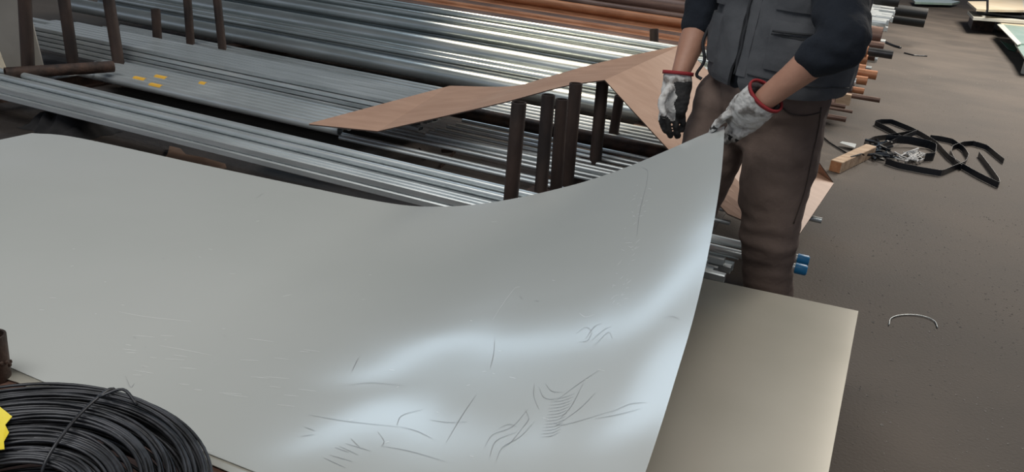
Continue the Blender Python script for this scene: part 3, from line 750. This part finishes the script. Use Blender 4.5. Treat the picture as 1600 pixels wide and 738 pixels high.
bearer(1603, 91, .198, .9, .10, M['white'], 'pale bearer under the nearest green sheet far right')
bearer(1596, 60, .218, .9, .10, M['timber'], 'timber bearer under the upper green sheet far right')
bearer(1563, 30, .212, .9, .10, M['timber'], 'timber bearer under the beige sheet far right')
flat_scrap('green_film', [(1563, 63), (1570, 66), (1588, 72), (1587, 80), (1575, 76)], .02, .01, M['green'], 'scrap of dark green film on the floor beside the green sheets', 'film', .01)
flat_stack('pallet_top', [(1425, -3), (1470, -2), (1500, 2), (1488, 5), (1430, 3)], .12, .05, M['glasspanel'], 'pale green pile on the floor at the far end of the aisle')

# ------------------------------------------------------------------ the man
person = thing('person', (-.33, 2.9, 0), 'man in grey work vest, navy jersey and brown trousers lifting the sheet with white gloves', 'person')
YAW = math.radians(38)
fw = V((-math.sin(YAW), -math.cos(YAW), 0)); rt = V((math.cos(YAW), -math.sin(YAW), 0))   # rt: to the man's left (image right)
TC = V((-.345, 2.99, 0))
lsh, lel, lwr = PY(1322, -52, 2.86), PY(1308, 66, 2.62), PY(1199, 152, 2.63)
rsh, rel, rwr = PY(1118, -60, 3.15), PY(1090, 42, 3.10), PY(1062, 118, 2.98)
lhip, lkn, lan = PY(1232, 172, 2.97), PY(1204, 330, 2.94), PY(1190, 525, 3.0)
rhip, rkn, ran = PY(1135, 172, 3.10), PY(1078, 325, 3.04), PY(1048, 505, 3.12)
lan.z = rlz = .09; ran.z = .09
neck = TC + V((.0, .02, 1.50)); head = neck + fw*.05 + V((0, 0, .17))
# body: one continuous skin
bm = bmesh.new()
limb(bm, [(TC+V((0, 0, .86)), .13, .17), (TC+V((0, 0, 1.1)), .13, .17), (TC+V((0, 0, 1.34)), .11, .18), (TC+V((0, 0, 1.42)), .08, .14)], up=fw)
limb(bm, [(TC+V((0, 0, 1.40)), .065, .065), (neck+V((0, 0, .06)), .06, .06)])
ball(bm, head, .1, (.85, .95, 1.2)); ball(bm, head+fw*.04-V((0, 0, .06)), .062)
ball(bm, head+fw*.105-V((0, 0, .015)), .018, (1, 1, 1.5)); ball(bm, head+fw*.088-V((0, 0, .055)), .020, (1.2, 1.2, .6))
for s_ in (-1, 1): ball(bm, head+rt*.088*s_-V((0, 0, .01)), .024, (.6, .8, 1.3))
for a, b, c in ((lsh, lel, lwr), (rsh, rel, rwr)):
    limb(bm, [(TC+V((0, 0, 1.38)), .06, .06), (a, .062, .062)])
    limb(bm, [(a, .056, .056), (b, .047, .047)])
    m1 = b.lerp(c, .3)
    limb(bm, [(b, .048, .046), (m1, .051, .048), (b.lerp(c, .7), .041, .038), (c+(c-b)*.06, .036, .031)])
for a, b, c in ((lhip, lkn, lan), (rhip, rkn, ran)):
    limb(bm, [(a, .085, .085), (a.lerp(b, .5), .078, .078), (b, .058, .058)])
    limb(bm, [(b, .056, .056), (b.lerp(c, .35), .055, .055), (c, .038, .038)])
bm = fuse(bm, .009, 5)
obj('body', bm, M['skin'], person, True)
# hair
bm = bmesh.new(); ball(bm, head+V((0, 0, .03))-fw*.015, .104, (.88, .96, 1.05)); 
bmesh.ops.bisect_plane(bm, geom=list(bm.verts)+list(bm.edges)+list(bm.faces), plane_co=head+V((0, 0, .03))+fw*.03, plane_no=(fw*.8-V((0, 0, .6))).normalized(), clear_outer=True)
obj('hair', bm, M['hair'], person, True)
for s_ in (-1, 1):
    bm = bmesh.new(); ball(bm, head+fw*.083+rt*.032*s_+V((0, 0, .012)), .011); obj('eye', bm, M['white'], person, True)
# trousers
bm = bmesh.new()
limb(bm, [(TC+V((.0, .0, .80)), .135, .185), (TC+V((0, 0, .88)), .15, .205), (TC+V((0, 0, .97)), .15, .205)], up=fw, seg=24)
limb(bm, [(lhip+V((0, 0, .04)), .135, .125), (lhip.lerp(lkn, .5), .130, .128), (lkn, .112, .108), (lkn.lerp(lan, .45), .088, .088), (lan+V((0, 0, .03)), .084, .082)], seg=20)
limb(bm, [(rhip+V((0, 0, .04)), .120, .120), (rhip.lerp(rkn, .5), .115, .115), (rkn, .10, .10), (rkn.lerp(ran, .5), .085, .085), (ran+V((0, 0, .03)), .085, .085)], seg=20)
bm = fuse(bm, .009, 5)
bm.normal_update()
for v in bm.verts:
    p = v.co; f1 = noise.noise(V((p.x*5, p.y*5, p.z*11)))+.5*noise.noise(V((p.x*12, p.y*12, p.z*26+3)))
    f2 = noise.noise(V((p.x*9, p.y*9, p.z*26)))
    k = math.exp(-((p.z-.42)/.12)**2)
    v.co += v.normal*(.009*f1+.008*f2*k)
trs = obj('trousers', bm, M['trouser'], person, True)
# side pocket seam
def seam(name, bvh, pix, wd, m, parent, lift=.003):
    bm = bmesh.new(); Q = []
    for p in curve_pts([V((x, y, 0)) for x, y in pix], 6):
        h = bvh.ray_cast(CAM, ray(p.x, p.y))
        if h[0] is not None: Q.append(h[0]-ray(p.x, p.y)*lift)
    if len(Q) > 2:
        tube(bm, Q, wd, 6); obj(name, bm, m, parent, True)
    else: bm.free()
def world_bvh(o):
    b = bmesh.new(); b.from_mesh(o.data)
    off = V((0, 0, 0)); q = o
    while q is not None: off += q.location; q = q.parent
    for v in b.verts: v.co += off
    t_ = BVHTree.FromBMesh(b); b.free(); return t_
tb = world_bvh(trs)
M['seam'] = mat('trouser_seam', (.05, .036, .03), .9); M['vseam'] = mat('vest_seam', (.035, .037, .042), .85)
seam('outer_seam', tb, [(1283, 168), (1279, 200), (1268, 250), (1257, 300), (1240, 350)], .0022, M['seam'], person)
seam('pocket_seam', tb, [(1222, 168), (1235, 178), (1258, 181), (1283, 176)], .0022, M['seam'], person)
# boots
for a in (lan, ran):
    bm = bmesh.new(); f_ = V((a.x, a.y, .05)); limb(bm, [(f_-fw*.05, .05, .045), (f_+fw*.08, .045, .048), (f_+fw*.17, .03, .045)], up=(0, 0, 1)); limb(bm, [(f_, .05, .05), (f_+V((0, 0, .12)), .055, .055)])
    bm = fuse(bm, .01, 3)
    for v in bm.verts: v.co.z = max(v.co.z, .001)
    obj('boot', bm, M['boot'], person, True)
# vest shell
prof = [(.935, .250, .180), (.955, .255, .185), (1.0, .258, .188), (1.1, .258, .186), (1.2, .255, .180), (1.3, .250, .172), (1.38, .225, .150), (1.44, .170, .120), (1.49, .090, .085)]
def interp(z):
    for (z0, a0, b0), (z1, a1, b1) in zip(prof, prof[1:]):
        if z <= z1: t_ = max(0, (z-z0)/(z1-z0)); return a0+(a1-a0)*t_, b0+(b1-b0)*t_
    return prof[-1][1:]
def vest_pt(th, z, off=0, wr=True):
    a, b = interp(z); e = 2.35
    c, s_ = math.cos(th), math.sin(th)
    k = (abs(c)**e+abs(s_)**e)**(-1/e)
    w_ = 0
    if wr: w_ = .009*noise.noise(V((th*3.1, z*7, 1)))+.007*noise.noise(V((th*7, z*20, 5)))+.010*math.sin(th*5+1)*max(0, (1.02-z)/.12)*.5
    return TC + rt*(s_*k*(a+off+w_)) + fw*(c*k*(b+off+w_)) + V((0, 0, z))
bm = bmesh.new(); NT = 96; zs = [.935+.555*i/44 for i in range(45)]
gap = .035
rows = []
for z in zs:
    row = []
    for k in range(NT+1):
        th = gap+(2*math.pi-2*gap)*k/NT
        g2 = max(0, (1.0-z)/.10)*.16      # the vest opens towards the hem
        th2 = gap+g2*(1-abs(1-2*k/NT)**.2)+0
        th = (gap+g2)+(2*math.pi-2*(gap+g2))*k/NT if z < 1.0 else th
        row.append(bm.verts.new(vest_pt(th, z)+V((0, 0, -.02*math.cos(th)*(z < .965)))))
    rows.append(row)
for A, B in zip(rows, rows[1:]):
    for k in range(NT): bm.faces.new((A[k], A[k+1], B[k+1], B[k]))
bm.normal_update()
r_ = bmesh.ops.extrude_face_region(bm, geom=list(bm.faces))
for g in r_['geom']:
    if isinstance(g, bmesh.types.BMVert):
        d = g.co-TC; d.z = 0; g.co -= d.normalized()*.010
vest = obj('vest', bm, M['vest'], person, True); shade_auto(vest.data, 60)
# jersey under the vest (torso and sleeves)
bm = bmesh.new()
limb(bm, [(TC+V((0, 0, .96)), .165, .225), (TC+V((0, 0, 1.15)), .165, .225), (TC+V((0, 0, 1.32)), .135, .205), (TC+V((0, 0, 1.42)), .09, .15)], up=fw, seg=24)
le = lel.lerp(lwr, .30); re_ = rel.lerp(rwr, .05)
limb(bm, [(TC+V((0, 0, 1.36))+rt*.12, .08, .08), (lsh, .082, .082), (lsh.lerp(lel, .55), .080, .080), (lel+V((.012, 0, 0)), .074, .074), (le, .060, .060)], seg=18)
limb(bm, [(TC+V((0, 0, 1.38))-rt*.1, .08, .08), (rsh, .080, .080), (rsh.lerp(rel, .6), .066, .066), (re_, .056, .056)], seg=18)
bm = fuse(bm, .009, 4); bm.normal_update()
for v in bm.verts:
    p = v.co; v.co += v.normal*(.008*noise.noise(V((p.x*9, p.y*9, p.z*24)))+.004*noise.noise(p*30))
obj('jersey', bm, M['navy'], person, True)
# vest details, conforming to the shell
def patch(name, th0, th1, z0, z1, off, m, parent, nt=10, nz=6, sk=0, thick=.004):
    bm = bmesh.new(); g = []
    for i in range(nt+1):
        c_ = []
        for j in range(nz+1):
            th = th0+(th1-th0)*i/nt; z = z0+(z1-z0)*j/nz+sk*(i/nt)
            ed = min(i, nt-i)/nt*2; puff = off*(.55+.45*min(1, ed*2.5))*(.6+.4*min(1, 3*min(j, nz-j)/nz))
            c_.append(bm.verts.new(vest_pt(th, z, puff)))
        g.append(c_)
    for i in range(nt):
        for j in range(nz): bm.faces.new((g[i][j], g[i+1][j], g[i+1][j+1], g[i][j+1]))
    r_ = bmesh.ops.extrude_face_region(bm, geom=list(bm.faces))
    for q_ in r_['geom']:
        if isinstance(q_, bmesh.types.BMVert):
            d = q_.co-TC; d.z = 0; q_.co -= d.normalized()*(off+.001)
    o = obj(name, bm, m, parent, True); shade_auto(o.data, 45); return o
patch('placket', .045, .19, .96, 1.46, .007, M['vest'], vest)
patch('chest_pocket', .42, 1.16, 1.18, 1.36, .014, M['vest'], vest)
patch('pocket_flap', .40, 1.18, 1.28, 1.36, .019, M['vest'], vest)
patch('lower_pocket', .42, 1.22, 1.0, 1.15, .016, M['vest'], vest)
patch('pocket_flap', .44, 1.18, 1.10, 1.115, .017, M['vestdark'], vest)
patch('chest_pocket', -1.2, -.5, 1.16, 1.34, .014, M['vest'], vest)
patch('lower_pocket', -1.25, -.45, .97, 1.13, .013, M['vest'], vest)
def line_on(name, pts, off, wd, m, parent):
    bm = bmesh.new(); tube(bm, [vest_pt(a, z, off) for a, z in pts], wd, 6); return obj(name, bm, m, parent, True)
line_on('zip', [(0.03, .96+.02*i) for i in range(26)], .004, .005, M['vestdark'], vest)
line_on('pocket_zip', [(.47+.07*i, 1.118+.001*i) for i in range(10)], .020, .0035, M['vestdark'], vest)
line_on('hem_seam', [(.22+.12*i, .972) for i in range(14)], .0035, .0022, M['vseam'], vest)
bm = bmesh.new(); q = vest_pt(.0, 1.30, .012); tube(bm, curve_pts([q, q+V((-.006, -.006, -.03)), q+V((-.012, 0, -.07)), q+V((-.02, -.004, -.095))], 4), .004, 6); obj('zip_pull', bm, M['vestdark'], vest, True)
bm = bmesh.new(); q = vest_pt(-.95, 1.08, .012); tube(bm, curve_pts([q, q+V((-.012, -.01, -.06)), q+V((.004, -.01, -.12)), q+V((-.014, -.012, -.17)), q+V((.006, -.01, -.185))], 5), .006, 6); obj('drawcord', bm, M['vestdark'], vest, True)

# gloves: fingers unequal and bent, thumb from the side of the palm
def chain(bm, pts, r0, r1, n=4):
    k = len(pts); limb(bm, [(p, r0+(r1-r0)*i/(k-1), r0+(r1-r0)*i/(k-1)) for i, p in enumerate(pts)], seg=12, n=n)
def glove(name_label, palm, fingers, thumb, cuff, dark):
    bm = bmesh.new(); limb(bm, palm[0], seg=20, up=palm[1])
    for f, r in fingers: chain(bm, f, r, r*.84)
    chain(bm, thumb[0], thumb[1], thumb[1]*.8)
    bm = fuse(bm, .0034, 3)
    (c0_, c1_), ra, rb, up = cuff; ax_ = (c1_-c0_).normalized()
    bmesh.ops.bisect_plane(bm, geom=list(bm.verts)+list(bm.edges)+list(bm.faces), plane_co=c0_, plane_no=-ax_, clear_outer=True)
    bm.normal_update()
    for v in bm.verts:
        p = v.co; v.co += v.normal*(.0035*noise.noise(p*38)+.0016*noise.noise(p*90))
    for f in bm.faces:
        f.material_index = 1 if dark(f) else 0
    g = obj('glove', bm, M['glove'], person, True, mats=[M['glove'], M['glovedark']]); g['label'] = name_label
    (c0_, c1_), ra, rb, up = cuff
    bm = bmesh.new(); n = 36; d = (c1_-c0_).normalized(); a = (V(up)-d*V(up).dot(d)).normalized(); b = d.cross(a)
    ring = [c0_+a*ra*math.cos(6.2832*i/n)+b*rb*math.sin(6.2832*i/n) for i in range(n)]
    for i in range(n):
        p, q_ = ring[i], ring[(i+1) % n]; 
        out = (p-c0_).normalized(); out2 = (q_-c0_).normalized()
        quad = [p+out*.003-d*.006, q_+out2*.003-d*.006, q_+out2*.003+d*.006, p+out*.003+d*.006]
        quin = [p-out*.003-d*.006, q_-out2*.003-d*.006, q_-out2*.003+d*.006, p-out*.003+d*.006]
        A_ = [bm.verts.new(x) for x in quad]; B_ = [bm.verts.new(x) for x in quin]
        bm.faces.new(A_); bm.faces.new(B_[::-1]); bm.faces.new((A_[0], B_[0], B_[1], A_[1])); bm.faces.new((A_[3], A_[2], B_[2], B_[3]))
    bmesh.ops.remove_doubles(bm, verts=bm.verts, dist=.0001)
    obj('cuff_band', bm, M['red'], g, True)['label'] = 'red cuff band'
# left glove (image right) pinching the sheet corner
Yh = corner.y
cu = PY(1195, 151, 2.635)
P_ = lambda x, y, Y: PY(x, y, Y)
palm = [(cu, .058, .037), (P_(1183, 161, 2.65), .058, .040), (P_(1171, 172, 2.675), .062, .037), (P_(1160, 184, 2.71), .060, .031), (P_(1153, 194, 2.735), .050, .025)]
axis = (palm[3][0]-palm[0][0]).normalized()
upv = (ray(1170, 170).cross(axis)).normalized()
fingers = [([P_(1140, 180, Yh+.015), P_(1124, 192, Yh+.030), P_(1114, 204, Yh+.034), P_(1112, 215, Yh+.030)], .0125),
           ([P_(1148, 190, Yh+.005), P_(1138, 204, Yh+.022), P_(1130, 215, Yh+.034), P_(1122, 222, Yh+.034)], .0130),
           ([P_(1158, 197, Yh-.02), P_(1150, 209, Yh-.004), P_(1143, 217, Yh+.018), P_(1136, 221, Yh+.034)], .0125),
           ([P_(1172, 196, Yh-.045), P_(1163, 208, Yh-.03), P_(1154, 215, Yh-.005), P_(1147, 219, Yh+.018)], .0115)]
thumb = ([P_(1158, 168, 2.70), P_(1141, 176, Yh-.045), P_(1127, 187, Yh-.028), P_(1113, 202, Yh-.017)], .0145)
def dark_l(f):
    c = f.calc_center_median(); return (c-thumb[0][-1]).length < .022 and noise.noise(c*60) > -.1 or (c.z < P_(1150, 214, Yh).z and noise.noise(c*40) > -.1)
glove('white work glove pinching the sheet corner', (palm, upv), fingers, thumb, ((cu-axis*.004, cu+axis), .059, .037, upv), dark_l)
# right glove (image left) hanging
cu = P_(1059, 118, 2.97)
palm = [(cu, .050, .036), (P_(1058, 132, 2.965), .050, .036), (P_(1055, 150, 2.955), .052, .028), (P_(1052, 168, 2.95), .050, .025), (P_(1050, 174, 2.95), .045, .022)]
fingers = [([P_(1038, 166, 2.93), P_(1034, 182, 2.915), P_(1036, 196, 2.92), P_(1041, 205, 2.93)], .0125),
           ([P_(1047, 172, 2.95), P_(1043, 190, 2.94), P_(1044, 203, 2.94), P_(1047, 212, 2.95)], .0130),
           ([P_(1057, 172, 2.96), P_(1056, 190, 2.95), P_(1057, 203, 2.955), P_(1059, 213, 2.965)], .0125),
           ([P_(1066, 168, 2.97), P_(1067, 184, 2.965), P_(1067, 195, 2.97), P_(1066, 203, 2.975)], .0112)]
thumb = ([P_(1046, 138, 2.925), P_(1037, 152, 2.895), P_(1034, 167, 2.88), P_(1038, 181, 2.875)], .0150)
axis = (palm[3][0]-palm[0][0]).normalized()
def dark_r(f):
    c = f.calc_center_median(); q = Rm.transposed() @ (c-CAM); x = CX+q.x/q.z*FPX; y = CY+q.y/q.z*FPX
    return (x > 1054+6*noise.noise(c*40) and y > 128) or y > 186+10*noise.noise(c*40)
glove('white work glove with blackened palm, hanging', (palm, V((1, 0, 0))), fingers, thumb, ((cu-axis*.008, cu+axis), .051, .037, V((1, 0, 0))), dark_r)
